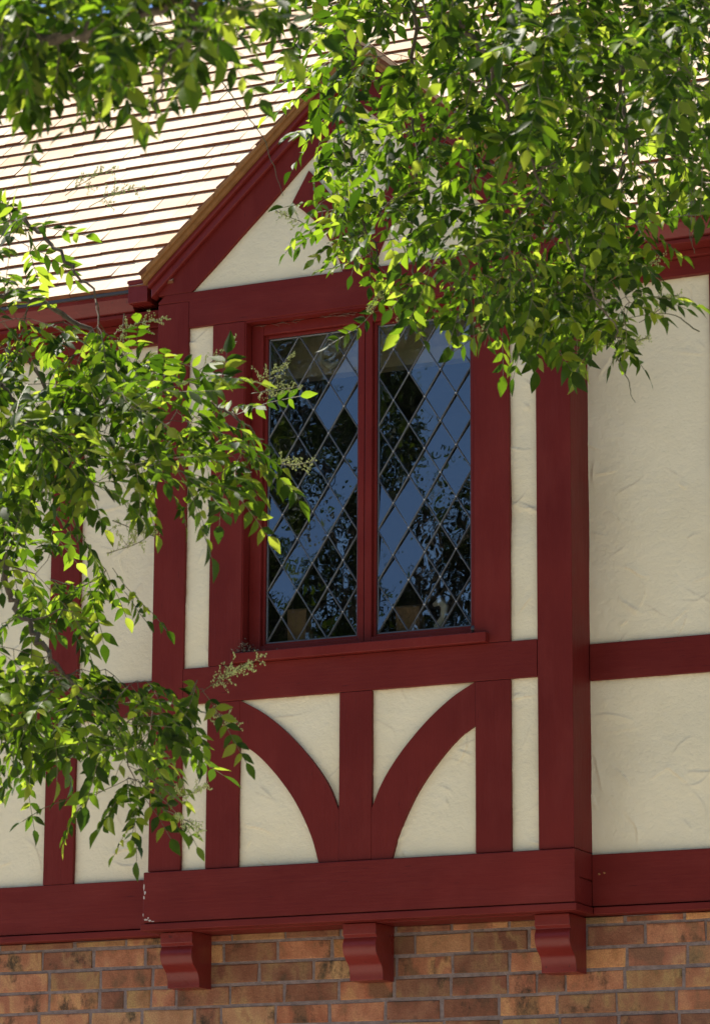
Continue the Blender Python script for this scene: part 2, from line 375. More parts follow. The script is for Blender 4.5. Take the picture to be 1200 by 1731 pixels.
# --- curved braces
def spline(pts, n):
    P = [Vector((p[0], p[1], 0)) for p in pts]; out = []
    P = [P[0]*2-P[1]]+P+[P[-1]*2-P[-2]]
    for i in range(1, len(P)-2):
        for j in range(n):
            t = j/n; p0, p1, p2, p3 = P[i-1:i+3]
            q = .5*((2*p1)+(-p0+p2)*t+(2*p0-5*p1+4*p2-p3)*t*t+(-p0+3*p1-3*p2+p3)*t**3); out.append((q.x, q.y))
    out.append((P[-2].x, P[-2].y)); return out
OUT = [(.4850, .8255), (.399, .7785), (.3175, .7175), (.2395, .644), (.1675, .562), (.1075, .4725), (.0675, .383)]
INN = [(.4850, .663), (.413, .616), (.3405, .5455), (.2685, .456), (.2175, .372), (.1755, .280), (.150, .1940)]
for s in (-1, 1):
    o_ = spline(OUT, 5); i_ = spline(INN, 5)
    pts = [(s*x, z) for x, z in o_]+[(s*.0675, .1940)]+[(s*x, z) for x, z in reversed(i_)]
    m = MB(); n = len(o_)
    # quads between the two arcs, then the foot
    y0, y1 = .0008, .03
    for a_ in range(n-1):
        p = [o_[a_], i_[a_], i_[a_+1], o_[a_+1]]
        b = len(m.v); m.v += [(s*x, y0, z) for x, z in p]; m.f.append((b, b+1, b+2, b+3))
    b = len(m.v); m.v += [(s*o_[-1][0], y0, o_[-1][1]), (s*i_[-1][0], y0, i_[-1][1]), (s*.0675, y0, .194)]; m.f.append((b, b+1, b+2))
    n2 = len(pts); b = len(m.v); m.v += [(x, y0, z) for x, z in pts]+[(x, y1, z) for x, z in pts]
    m.f += [(b+i, b+n2+i, b+n2+(i+1) % n2, b+(i+1) % n2) for i in range(n2)]
    me = m
    ob = hb(m, 'curved_brace', RED_V)
    import bmesh
    bm = bmesh.new(); bm.from_mesh(ob.data); bmesh.ops.remove_doubles(bm, verts=bm.verts, dist=.0004); bmesh.ops.recalc_face_normals(bm, faces=bm.faces); bm.to_mesh(ob.data); bm.free()
    # braces inside the gable
    c_in = spline([(.0664, 2.467), (.088, 2.53), (.135, 2.62), (.20, 2.70), (.285, 2.775)], 4)
    c_out = spline([(.005, 2.467), (.03, 2.60), (.08, 2.72), (.15, 2.82), (.215, 2.895)], 4)
    pts = [(s*x, z) for x, z in c_in]+[(s*x, z) for x, z in reversed(c_out)]
    m = MB(); b = 0
    for a_ in range(len(c_in)-1):
        q = [c_in[a_], c_out[a_], c_out[a_+1], c_in[a_+1]]; b = len(m.v)
        m.v += [(s*x, .002, z) for x, z in q]+[(s*x, .03, z) for x, z in q]
        m.f += [(b, b+1, b+2, b+3), (b, b+4, b+5, b+1), (b+1, b+5, b+6, b+2), (b+2, b+6, b+7, b+3), (b+3, b+7, b+4, b)]
    hb(m, 'curved_brace', RED_V)
    # rake board, two mouldings, shingle edge
    def rake(off0, off1, y0, y1, name, mat, bev=.002, xend=.905, ap=0):
        # band between heights off0 and off1 below the shingle line z = 3.36-.9|x|
        L = lambda x, off: 3.372-.9075*x-off
        if off1 > .2:
            pts = [(0, L(0, off0)), (.8698, max(L(.8698, off0), 2.4665)), (.8698, 2.4665), (.722, 2.4665), (0, 2.471+.717*GS)]
        else:
            pts = [(0, L(0, off0)), (xend, L(xend, off0)), (xend, L(xend, off1)), (0, L(0, off1))]
        return hb(MB().prism_xz([(s*x, z) for x, z in pts], y0, y1), name, mat, bev)
    rake(.105, .30, -.0003, .03, 'rake_board', RED_V)
    rake(.062, .1045, -.020, .03, 'rake_moulding', RED_G, .004, .893)
    rake(.036, .0615, -.038, .03, 'rake_moulding', RED_G, .004, .900)
    m = MB()
    # ragged shingle ends seen from the front
    x = .0; L = lambda x, off: 3.372-.9075*x-off
    while x < .90:
        wd = random.uniform(.085, .12); x1 = min(x+wd, .918)
        j = random.uniform(-.003, .003)
        lift0, lift1 = 0.002, .012
        pts = [(x, L(x, -lift0)), (x1, L(x1, -lift1)), (x1, L(x1, .014)), (x, L(x, .014))]
        m.prism_xz([(s*p, q) for p, q in pts], -.062+j, .05); x = x1+.0005
    m.prism_xz([(s*p, q) for p, q in ((0, L(0, .0145)), (.912, L(.912, .0145)), (.912, L(.912, .0355)), (0, L(0, .0355)))], -.052, .03)
    hb(m, 'shingle_edge', plain('cedar_edge', (.26, .12, .04), .8, 0, 30, .2), .0015)

# --- shingled roofs
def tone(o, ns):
    # weathered faces pale cedar, sawn butts and edges darker, with shade painted into their brown
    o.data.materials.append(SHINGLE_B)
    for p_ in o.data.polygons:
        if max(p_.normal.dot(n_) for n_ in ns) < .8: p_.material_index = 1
def shingle_field(m, P0, U, V, N, length, nc, expo, skip=None, rnd=random, start=None):
    """courses along U, climbing along V"""
    for c_ in range(nc):
        s0 = c_*expo; u = -rnd.uniform(0, .1) if start is None else start+rnd.uniform(-.004, .004); ph = rnd.uniform(0, 6)
        while u < length:
            wd = rnd.choice((.075, .09, .105, .12, .14, .16))*rnd.uniform(.9, 1.1); g_ = rnd.choice((.0004, .0006, .0008, .001, .004))
            wob = .0025*math.sin(u*5+ph)+.0015*math.sin(u*13+ph*2)
            s1 = s0+rnd.uniform(-.0022, .0022)+wob
            base = P0+U*(u+wd/2)+V*(s0+expo*.5)
            if not (skip and skip(base)):
                t = rnd.uniform(.014, .019)
                p = []
                for uu in (u, u+wd-g_):
                    for (sv, hh) in ((s1, 0), (s1, t), (s0+expo*1.12, -.004), (s0+expo*1.12, .0045)):
                        p.append(P0+U*uu+V*sv+N*hh)
                q = [p[0], p[1], p[2], p[3], p[4], p[5], p[6], p[7]]
                m.hexa(q)
            u += wd
ca = math.cos(R(45))
P0 = Vector((-5, .005, 2.512)); U = Vector((1, 0, 0)); Vv = Vector((0, ca, ca)); Nn = Vector((0, -ca, ca))
under = lambda p: abs(p.x) < .93 and p.z < 3.372-.9075*abs(p.x)-.03
m = MB(); shingle_field(m, P0, U, Vv, Nn, 10, 25, .1145, under)
# starter course under the first one
m.box(-5, -1.02, .012, .03, 2.512, 2.520)
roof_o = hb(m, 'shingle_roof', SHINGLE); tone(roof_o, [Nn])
RZ = 2.512+25*.1145*ca; RY = .005+25*.1145*ca
m = MB(); off = .006
m.hexa([(-5, .03, 2.51), (-5, .06, 2.51), (-5, RY, RZ-.03), (-5, RY+.03, RZ-.03), (-.9, .03, 2.51), (-.9, .06, 2.51), (-.9, RY, RZ-.03), (-.9, RY+.03, RZ-.03)])
m.hexa([(.9, .03, 2.51), (.9, .06, 2.51), (.9, RY, RZ-.03), (.9, RY+.03, RZ-.03), (5, .03, 2.51), (5, .06, 2.51), (5, RY, RZ-.03), (5, RY+.03, RZ-.03)])
m.hexa([(-.9, .93, 3.41), (-.9, .96, 3.41), (-.9, RY, RZ-.03), (-.9, RY+.03, RZ-.03), (.9, .93, 3.41), (.9, .96, 3.41), (.9, RY, RZ-.03), (.9, RY+.03, RZ-.03)])
m.hexa([(-5, RY, RZ-.04), (-5, RY, RZ), (-5, RY+3, RZ-3.04), (-5, RY+3, RZ-3), (5, RY, RZ-.04), (5, RY, RZ), (5, RY+3, RZ-3.04), (5, RY+3, RZ-3)])
hb(m, 'roof_deck', SHINGLE_E)
m = MB(); x = -5
while x < 5:
    wd = .13
    for sg in (-1, 1):
        m.hexa([(x, RY, RZ+.012), (x, RY, RZ+.026), (x, RY+sg*.09, RZ-.075), (x, RY+sg*.09, RZ-.061), (x+wd*1.3, RY, RZ+.004), (x+wd*1.3, RY, RZ+.018), (x+wd*1.3, RY+sg*.09, RZ-.083), (x+wd*1.3, RY+sg*.09, RZ-.069)])
    x += wd
hb(m, 'ridge_cap', SHINGLE)
# gable roof slopes
m = MB(); al = math.atan(.9075)
for s in (-1, 1):
    V2 = Vector((-s*math.cos(al), 0, math.sin(al))); N2 = Vector((s*math.sin(al), 0, math.cos(al)))
    P2 = Vector((s*.918, -.06, 3.372-.9075*.918)); nc = int(.918/math.cos(al)/.1145)+1
    over = lambda p: p.z < 2.50+(p.y-.005) - .05 or (p.x*s < .0)
    shingle_field(m, P2, Vector((0, 1, 0)), V2, N2, 1.0, nc, .1145, over, start=0)
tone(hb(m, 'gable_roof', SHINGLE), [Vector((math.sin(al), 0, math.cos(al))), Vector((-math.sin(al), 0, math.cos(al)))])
m = MB()
for s in (-1, 1):
    m.hexa([(s*.91, .05, 2.53), (s*.91, .05, 2.54), (0, .05, 3.355), (0, .05, 3.366), (s*.91, .12, 2.53), (s*.91, .12, 2.54), (0, .95, 3.355), (0, .95, 3.366)])
m.box(-.03, .03, -.05, .8, 3.352, 3.385)
hb(m, 'gable_deck', SHINGLE_E)

# --- gutters, eaves
for s, xe in ((-1, -1.006), (1, 1.012)):
    prof = [(.135, 2.512), (.022, 2.512), (.016, 2.506), (.018, 2.484), (.030, 2.462), (.048, 2.440), (.060, 2.428), (.135, 2.428)]
    a0, a1 = sorted((xe, s*5)); hb(MB().prism_yz(prof, a0, a1), 'gutter', RED_G, .002)
    a0, a1 = sorted((xe, s*5)); hb(MB().box(a0, a1, .002, .028, 2.5000, 2.5115), 'drip_edge', DARKM, .001)
    a0, a1 = sorted((xe-s*.001, s*.918)); m = MB().box(a0, a1, -.005, .14, 2.452, 2.548); m.box(min(a0, a1)-.003, max(a0, a1)+.003, -.009, .14, 2.532, 2.545)
    hb(m, 'gutter_end_box', RED_G, .002)
    a0, a1 = sorted((s*.872, s*5))
    m = MB().box(a0, a1, .045, D+.05, 2.412, 2.4275); hb(m, 'soffit', RED_H, .002)
    m = MB().box(a0, a1, D-.012, D+.05, 2.32, 2.385).box(a0, a1, D-.030, D+.05, 2.3855, 2.4115); hb(m, 'frieze_board', RED_H, .003)

# --- main wall timbers
for x0, x1 in [(1.361, 1.49), (2.35, 2.485), (3.35, 3.485), (-1.425, -1.291), (-2.185, -2.05), (-3.135, -3.0)]:
    post(x0, x1, Zm1+.001, Zt-.001, D); post(x0, x1, Zb+.001, Zm0-.001, D)
beam(.8735, 5, Zm0, Zm1, D-.001); beam(-5, -.8705, Zm0, Zm1, D-.001)
beam(.8745, 5, 0, Zb, D-.003); beam(-5, -.8805, 0, Zb, D-.003)
hb(MB().box(.8825, 5, D-.012, .215, -.031, -.0045), 'drip_board', RED_H, .003)
hb(MB().box(-5, -.889, D-.012, .215, -.031, -.0045), 'drip_board', RED_H, .003)
m = MB()
for x, z in ((.905, .115), (.925, .118)): m.tube([(x, D-.012, z), (x, D+.01, z)], .0035, 8)
hb(m, 'nail', plain('rust', (.3, .12, .04), .8))

# --- corbels under the bay
prof = [(.2, -.0345), (.040, -.0345), (.040, -.074), (.046, -.079)]+spline([(.052, -.085), (.046, -.093), (.040, -.106), (.038, -.122), (.043, -.138), (.054, -.153), (.070, -.167),
        (.086, -.180), (.096, -.195), (.101, -.212), (.102, -.238)], 4)+[(.2, -.238)]
for xc in (-.765, 0.0, .765):
    o = hb(MB().prism_yz(prof, xc-.0675, xc+.0675), 'corbel', RED_G, .0016)
    for p_ in o.data.polygons: p_.use_smooth = len(p_.vertices) == 4
    o.data.set_sharp_from_angle(angle=R(28))
# --- bricks
m = MB(); rb = random.Random(3); BL, BH, J = .2165, .0680, .0120; z = -.0345-.030; row = 0; YB = .200
def brick(x0, x1, z0, z1):
    y = YB+rb.uniform(-.002, .003); j = lambda: rb.uniform(-.0022, .0022); e = .0035
    b = len(m.v)
    m.v += [(x0+e+j(), y, z0+e+j()), (x1-e+j(), y, z0+e+j()), (x1-e+j(), y, z1-e+j()), (x0+e+j(), y, z1-e+j()),
            (x0+j(), y+e*.8, z0+j()), (x1+j(), y+e*.8, z0+j()), (x1+j(), y+e*.8, z1+j()), (x0+j(), y+e*.8, z1+j()),
            (x0, y+.05, z0), (x1, y+.05, z0), (x1, y+.05, z1), (x0, y+.05, z1)]
    m.f.append((b, b+1, b+2, b+3))
    for i in range(4):
        k = (i+1) % 4; m.f.append((b+4+i, b+4+k, b+k, b+i)); m.f.append((b+8+i, b+8+k, b+4+k, b+4+i))
zt = -.0335
zr = -.056
while zr > -3.1:
    x = -5-rb.uniform(0, .1)-(row % 2)*.115-rb.uniform(0, .06)
    top = zr if row else zr
    z1 = -.0335 if row == 0 else z0_-J
    z0_ = -.0565 if row == 0 else z1-BH
    while x < 5:
        L_ = BL if rb.random() > .13 else .10
        brick(x, x+L_+rb.uniform(-.003, .003), z0_, z1); x += L_+J
    zr = z0_-J; row += 1
hb(m, 'brick_wall', BRICK)
m = MB().box(-5, 5, YB+.0045, .4, -3.1, -.033); hb(m, 'mortar', MORTAR)
m = MB(); m.box(-5, -4.9, D+.05, 4.2, -3.1, 2.45).box(4.9, 5, D+.05, 4.2, -3.1, 2.45).box(-4.9, 4.9, 4.1, 4.2, -3.1, 2.3)
m.prism_yz([(.1, 2.45), (4.1, 2.45), (RY, RZ-.1)], -5, -4.9).prism_yz([(.1, 2.45), (4.1, 2.45), (RY, RZ-.1)], 4.9, 5)
hb(m, 'end_wall', MORTAR)
# --- room behind the window
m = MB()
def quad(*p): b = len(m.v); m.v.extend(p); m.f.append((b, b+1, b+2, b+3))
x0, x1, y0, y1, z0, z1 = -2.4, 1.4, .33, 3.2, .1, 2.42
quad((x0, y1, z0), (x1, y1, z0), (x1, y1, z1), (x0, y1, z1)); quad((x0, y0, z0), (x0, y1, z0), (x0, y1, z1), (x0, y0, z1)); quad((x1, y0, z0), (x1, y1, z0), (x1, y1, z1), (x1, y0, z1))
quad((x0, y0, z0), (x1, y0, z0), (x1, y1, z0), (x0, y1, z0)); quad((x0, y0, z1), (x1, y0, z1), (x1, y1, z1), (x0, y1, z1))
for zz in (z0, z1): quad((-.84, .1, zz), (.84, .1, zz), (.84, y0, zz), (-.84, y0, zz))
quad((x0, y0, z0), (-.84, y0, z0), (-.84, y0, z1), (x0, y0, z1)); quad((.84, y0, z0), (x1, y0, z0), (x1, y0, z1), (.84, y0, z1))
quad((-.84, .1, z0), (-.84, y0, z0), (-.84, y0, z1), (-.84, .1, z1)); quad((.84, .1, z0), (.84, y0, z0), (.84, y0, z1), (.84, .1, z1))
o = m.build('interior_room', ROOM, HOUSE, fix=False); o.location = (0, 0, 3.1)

# --- the casement window
WIN = hb(MB(), 'casement_window', RED_W)
m = MB()
m.box(-.4855, -.4805, .004, .125, 1.00, 2.3205).box(.4805, .4850, .004, .125, 1.00, 2.3205).box(-.4805, .4805, .004, .125, 2.312, 2.3205).box(-.4805, .4805, .02, .125, .985, 1.005)
me = m.build('tmp', RED_W).data
bpy.data.objects.remove(bpy.data.objects['tmp']); me.name = 'casement_window'; WIN.data = me
def wb(mb, name, mat, bev=0, smooth=False, label=None):
    o = mb.build(name, mat, WIN, bev, smooth)
    if label: o['label'] = label
    return o
wb(MB().box(-.515, .540, -.030, .045, .9665, 1.004), 'sill', RED_W, .003)
YG = .082
blue = {1: {(4, 3), (6, 1), (5, 2), (6, 3), (6, 5), (5, 6), (4, 7), (3, 8), (2, 9), (1, 10), (1, 8), (0, 7)},
        2: {(4, 1), (4, 3), (5, 2), (5, 4), (4, 5), (5, 6), (6, 5), (6, 3), (6, 1), (2, 7), (1, 8), (2, 9), (1, 10), (0, 7), (0, 9), (0, 11)}}
half = {1: {(3, 4), (4, 9), (3, 10), (2, 7)}, 2: {(3, 4), (4, 7), (3, 2), (3, 6)}}
def clip(poly, x0, x1, z0, z1):
    for ax, v_, sg in ((0, x0, 1), (0, x1, -1), (1, z0, 1), (1, z1, -1)):
        out = []
        for i in range(len(poly)):
            p, q = poly[i], poly[(i+1) % len(poly)]; dp, dq = (p[ax]-v_)*sg, (q[ax]-v_)*sg
            if dp >= -1e-9: out.append(p)
            if (dp > 1e-9 and dq < -1e-9) or (dp < -1e-9 and dq > 1e-9):
                t = dp/(dp-dq); out.append((p[0]+(q[0]-p[0])*t, p[1]+(q[1]-p[1])*t))
        poly = out
        if len(poly) < 3: return []
    return poly
rg = random.Random(4)
for si, (gx0, gx1, fx0, fx1) in ((1, (-.4180, -.0290, -.4795, .0065)), (2, (.0500, .4400, .0090, .4795))):
    gz0, gz1 = 1.0500, 2.2560; fz0, fz1 = 1.0065, 2.3110
    # sash frame: stiles, rails and an inner moulded lip
    m = MB()
    for (e0, y0, y1) in ((0, .052, .105), (.010, .064, .100)):
        pass
    ins = .012
    m.box(fx0, gx0-ins, .050, .105, fz0, fz1).box(gx1+ins, fx1, .050, .105, fz0, fz1).box(gx0-ins, gx1+ins, .0505, .105, gz1+ins, fz1).box(gx0-ins, gx1+ins, .0505, .105, fz0, gz0-ins)
    wb(m, 'sash_frame', RED_W, .003)
    m = MB(); e = .0004
    m.box(gx0-ins+e, gx0, .066, .100, gz0-ins, gz1+ins).box(gx1, gx1+ins-e, .066, .100, gz0-ins, gz1+ins).box(gx0, gx1, .0665, .100, gz1, gz1+ins-e).box(gx0, gx1, .0665, .100, gz0-ins+e, gz0)
    wb(m, 'glazing_bead', RED_W, .002)
    # diamond panes, each leaning a little in its leads
    hw, hh = (gx1-gx0)/6, (gz1-gz0)/12
    m = MB(); jx = lambda: 0
    for ia in range(7):
        for ib in range(13):
            if (ia+ib) % 2 == 0: continue
            cx, cz = gx0+ia*hw, gz1-ib*hh
            poly = clip([(cx-hw, cz), (cx, cz-hh), (cx+hw, cz), (cx, cz+hh)], gx0, gx1, gz0, gz1)
            if len(poly) < 3: continue
            elev = 11.0+(cz-1.05)/1.2*5.0
            if (ia, ib) in blue[si]: tx = ((21 if ib > 6 else 19.6)-elev)/2+rg.gauss(0, .2); tz = rg.gauss(0, .5)
            elif (ia, ib) in half[si]: tx = (17-elev)/2+rg.gauss(0, .3); tz = rg.gauss(0, .5)
            else: tx = rg.gauss(-.7, .3)-max(0, elev-14)*.6; tz = rg.gauss(0, 1.0)
            # leaning back at the top sends the reflection upward
            kx, kz = math.tan(R(tz)), math.tan(R(tx))
            b = len(m.v); m.v += [(x, YG+(x-cx)*kx+(z-cz)*kz, z) for x, z in poly]; m.f.append(tuple(range(b, b+len(poly))))
    o = m.build('glass', GLASS, WIN, fix=False)
    # lead cames
    m = MB(); W = .0026
    def strip(p, q):
        d = Vector((q[0]-p[0], 0, q[1]-p[1])); n = Vector((-d.z, 0, d.x)).normalized()*W; P = Vector((p[0], 0, p[1])); Q = Vector((q[0], 0, q[1]))
        a0 = YG-.0045; a1 = YG-.0062
        b = len(m.v)
        for c_ in (P, Q):
            m.v += [tuple(c_-n+Vector((0, YG, 0))), tuple(c_-n+Vector((0, a0, 0))), tuple(c_-n*.4+Vector((0, a1, 0))), tuple(c_+n*.4+Vector((0, a1, 0))), tuple(c_+n+Vector((0, a0, 0))), tuple(c_+n+Vector((0, YG, 0)))]
        for i in range(5): m.f.append((b+i, b+i+1, b+7+i, b+6+i))
    nodes = set()
    for ia in range(7):
        for ib in range(13):
            if (ia+ib) % 2: continue
            nodes.add((ia, ib))
            for da in (1, -1):
                if 0 <= ia+da <= 6 and ib+1 <= 12:
                    strip((gx0+ia*hw, gz1-ib*hh), (gx0+(ia+da)*hw, gz1-(ib+1)*hh))
    W = .0035
    for p, q in (((gx0+.003, gz0), (gx0+.003, gz1)), ((gx1-.003, gz0), (gx1-.003, gz1)), ((gx0, gz0+.003), (gx1, gz0+.003)), ((gx0, gz1-.003), (gx1, gz1-.003))): strip(p, q)
    nlead = len(m.f)
    for ia, ib in sorted(nodes):
        x, z = gx0+ia*hw, gz1-ib*hh
        if 0 < ia < 6 and 0 < ib < 12:
            r_ = rg.uniform(.0042, .0056); b = len(m.v); m.v.append((x, YG-.0080, z))
            m.v += [(x+r_*math.cos(t), YG-.0052, z+r_*math.sin(t)) for t in np.linspace(0, 2*math.pi, 9)[:-1]]
            m.f += [(b, b+1+i, b+1+(i+1) % 8) for i in range(8)]
    o = m.build('lead_lattice', LEAD, WIN); o.data.materials.append(SOLDER)
    for p_ in list(o.data.polygons)[nlead:]: p_.material_index = 1
m = MB().tube([(.455, .045, 1.018), (.468, .030, 1.022), (.476, .012, 1.026), (.479, .004, 1.026)], [.006, .008, .011, .012], 10)
wb(m, 'casement_latch', DARKM, 0, True)
HANDLE = None
# things in the room
p = at(545, 590, .34); tb = MB().box(-1.3, .7, .336, .40, 2.165, 2.225).box(-1.3, .7, .36, .41, 2.225, 2.41)
o = tb.build('curtain_pelmet', PALE); o['label'] = 'pale wooden pelmet board seen through the top of the leaded panes'; o['category'] = 'pelmet'
lamp = empty('wall_light', 'white looped light fitting hanging inside behind the top of the left casement', 'light fitting')
lp = at(565, 592, .33); pts = []
for t in np.linspace(0, 2*math.pi, 25): pts.append((lp.x+.042*math.cos(t)+.012*math.sin(t), lp.y-.03-.01*math.sin(t), lp.z+.045*math.sin(t)+.02*math.cos(t)))
MB().tube(pts, .007, 8).build('ring', WHITEP, lamp, smooth=True)
MB().tube([(lp.x-.03, lp.y-.03, lp.z-.05), (lp.x+.0, lp.y-.03, lp.z-.075), (lp.x+.035, lp.y-.03, lp.z-.055)], [.012, .016, .009], 8).build('cup', WHITEP, lamp, smooth=True)
for nm, (px, py), (sx, sz), mt, lb in (('paper_box', (505, 1040), (.045, .06), TAN, 'small tan card box standing inside the left casement'),
                                       ('paper_bag', (692, 1040), (.055, .09), TAN, 'crumpled tan paper bag inside the right casement, beside a white ornament')):
    p = at(px, py, .16); m = MB(); n = 7; rr = random.Random(px)
    m.hexa([(p.x-sx*.8, .14, .99), (p.x-sx*.9, .21, .99), (p.x+sx*.8, .14, .99), (p.x+sx, .21, .99), (p.x-sx, .145, p.z+sz*.4), (p.x-sx*.8, .20, p.z+sz*.5), (p.x+sx*.9, .145, p.z+sz*.3), (p.x+sx*.7, .20, p.z+sz*.55)])
    o = m.build(nm, mt, bevel=.006); o['label'] = lb; o['category'] = nm.split('_')[1]
p = at(742, 1035, .16)
o = MB().tube([(p.x-.01, .17, .99), (p.x-.008, .17, p.z-.05), (p.x+.012, .17, p.z-.02), (p.x+.02, .17, p.z+.02), (p.x, .17, p.z+.045), (p.x-.028, .17, p.z+.03)], [.02, .016, .012, .016, .018, .007], 10).build('ornament', WHITEP, smooth=True)
o['label'] = 'white curved ornament inside the lower right of the right casement'; o['category'] = 'ornament'
# shelf inside under the window that carries them
o = hb(MB().box(-.5, .5, .11, .26, .95, .985), 'inner_sill', RED_H, .002)

m = MB(); rl = random.Random(9)
for i in range(34):
    x = rl.uniform(-.47, .2); P = Vector((x, .048+rl.uniform(-.02, .0), 2.306+rl.uniform(-.004, .004))); q = [P]
    for k in range(4): q.append(q[-1]+Vector((rl.uniform(.004, .016), rl.uniform(-.004, .004), rl.uniform(-.006, .004))))
    m.tube(q, .0006, 3)
o = m.build('cobweb', DRY, fix=False); o['label'] = 'dusty cobweb strands strung under the head of the casement window'; o['category'] = 'cobweb'; o['kind'] = 'stuff'
# dry litter in the left corner of the sill
m = MB(); rl = random.Random(8)
for i in range(260):
    x = -.505+abs(rl.gauss(0, .065)); y = rl.uniform(-.025, .045); z = 1.005+abs(rl.gauss(0, .012))*(1.8 if x < -.44 else .5)
    a_ = rl.uniform(0, 6.3); l_ = rl.uniform(.004, .016); d = Vector((math.cos(a_), math.sin(a_)*.6, rl.uniform(-.6, .9)))*l_; e = Vector((rl.uniform(-1, 1), rl.uniform(-1, 1), rl.uniform(-1, 1)))*.003
    P = Vector((x, y, z)); b = len(m.v); m.v += [tuple(P), tuple(P+d*.5+e), tuple(P+d), tuple(P+d*.5-e)]; m.f.append((b, b+1, b+2, b+3))
for i in range(60):
    x = rl.uniform(-.47, .48); y = rl.uniform(-.01, .05); P = Vector((x, y, 1.006)); a_ = rl.uniform(0, 6.3); d = Vector((math.cos(a_), math.sin(a_), .3))*.006
    b = len(m.v); m.v += [tuple(P), tuple(P+d+Vector((0, 0, .002))), tuple(P+d*.6+Vector((0, .004, .003)))]; m.f.append((b, b+1, b+2))
o = m.build('leaf_litter', DRY, fix=False); o['label'] = 'dry leaf litter caught in the left corner of the window sill'; o['category'] = 'leaf litter'; o['kind'] = 'stuff'

# ------------------------------------------------------------------ trees
LT = np.array([(0, 0), (.15, .31), (.36, .5), (.58, .44), (.80, .22), (1, 0)])
def leaflet_template():
    v = []; # midrib 6, right 4, left 4
    for t, w_ in LT: v.append((t, 0, -.10*t*t))
    for sgn in (1, -1):
        for t, w_ in LT[1:5]: v.append((t, sgn*w_, .16*w_-.10*t*t))
    f = [(0, 6, 1), (1, 6, 7, 2), (2, 7, 8, 3), (3, 8, 9, 4), (4, 9, 5), (0, 1, 10), (1, 2, 11, 10), (2, 3, 12, 11), (3, 4, 13, 12), (4, 5, 13)]
    return np.array(v), f
TV, TF = leaflet_template()
class Leaves:
    def __init__(s): s.P = []; s.D = []; s.N = []; s.L = []; s.W = []
    def add(s, p, d, n, l, w_): s.P.append(tuple(p)); s.D.append(tuple(d)); s.N.append(tuple(n)); s.L.append(l); s.W.append(w_)
    def build(s, name, mat, parent, seed=0):
        r = np.random.default_rng(seed)
        P, Dd, N = np.array(s.P), np.array(s.D), np.array(s.N); L, W = np.array(s.L), np.array(s.W)
        Dd /= np.linalg.norm(Dd, axis=1)[:, None]+1e-9; N = N-(N*Dd).sum(1)[:, None]*Dd; N /= np.linalg.norm(N, axis=1)[:, None]+1e-9; B = np.cross(N, Dd)
        k = len(P); curl = r.uniform(.2, 2.6, k); fold = r.uniform(-.2, 2.2, k); tw = r.normal(0, .25, k)
        t = TV[None, :, :]
        mid = t[..., 2]*0; 
        u = t[..., 0]; v_ = t[..., 1]; cu = -.10*u*u*curl[:, None]; fo = .16*np.abs(v_)*2*.5*fold[:, None]
        h = cu+fo; vt = v_+0*cu; ang = tw[:, None]*u
        vv = vt*np.cos(ang)*W[:, None]; hh = h*L[:, None]+vt*np.sin(ang)*W[:, None]
        V = P[:, None, :]+Dd[:, None, :]*(u*L[:, None])[..., None]+B[:, None, :]*vv[..., None]+N[:, None, :]*hh[..., None]
        nv = len(TV); V = V.reshape(-1, 3)
        loops = []; starts = []; tot = []; 
        tf = [list(f) for f in TF]; flat = np.concatenate([np.array(f) for f in tf]); lens = np.array([len(f) for f in tf])
        LI = (flat[None, :]+(np.arange(k)*nv)[:, None]).ravel(); LT_ = np.tile(lens, k); LS = np.concatenate([[0], np.cumsum(LT_)[:-1]])
        me = bpy.data.meshes.new(name); me.vertices.add(len(V)); me.vertices.foreach_set('co', V.ravel().astype(np.float32))
        me.loops.add(len(LI)); me.loops.foreach_set('vertex_index', LI.astype(np.int32)); me.polygons.add(len(LT_))
        me.polygons.foreach_set('loop_start', LS.astype(np.int32)); me.polygons.foreach_set('loop_total', LT_.astype(np.int32))
        me.update(calc_edges=True); me.validate(); me.polygons.foreach_set('use_smooth', [True]*len(me.polygons)); me.materials.append(mat)
        o = bpy.data.objects.new(name, me); link(o, parent); return o
RT = random.Random(37)
def rv(s=1): return Vector((RT.gauss(0, s), RT.gauss(0, s), RT.gauss(0, s)))
def compound(lv, tw, P, d, size=1.0):
    """one pinnate leaf"""
    L = RT.uniform(.10, .19)*size; size *= RT.uniform(.8, 1.15); n = RT.randint(4, 7); L *= 1+.12*(n-4); d = d.normalized(); droop = RT.uniform(.1, 1.0)
    pts = [P]; dd = d.copy(); st = L/(n+1)
    side = dd.cross(Vector((0, 0, 1)));
    if side.length < .2: side = rv().cross(dd)
    side = (side.normalized()+rv(.45)).normalized()
    ll = RT.uniform(.040, .058)*size
    for i in range(n+1):
        dd = (dd+Vector((0, 0, -droop*st*3))+rv(.07)).normalized(); pts.append(pts[-1]+dd*st)
        if i >= 0:
            for sg in (-1, 1):
                if i == n: break
                if RT.random() < .06: continue
                sd = (side-dd*side.dot(dd)).normalized()*sg
                ld = (sd*RT.uniform(.65, 1.0)+dd*RT.uniform(.35, .8)+Vector((0, 0, -RT.uniform(0, .4)))+rv(.11)).normalized()
                nm = dd.cross(sd)*sg; nm = (nm if nm.z > 0 else -nm)+rv(.22)
                f = RT.uniform(.75, 1.15)*(.8 if i == 0 else 1)
                lv.add(pts[-1], ld, nm, ll*f, ll*f*RT.uniform(.36, .50))
    lv.add(pts[-1], dd, side.cross(dd)+rv(.25), ll*1.1, ll*.55)
    tw.tube(pts, [.0011]*len(pts), 3)
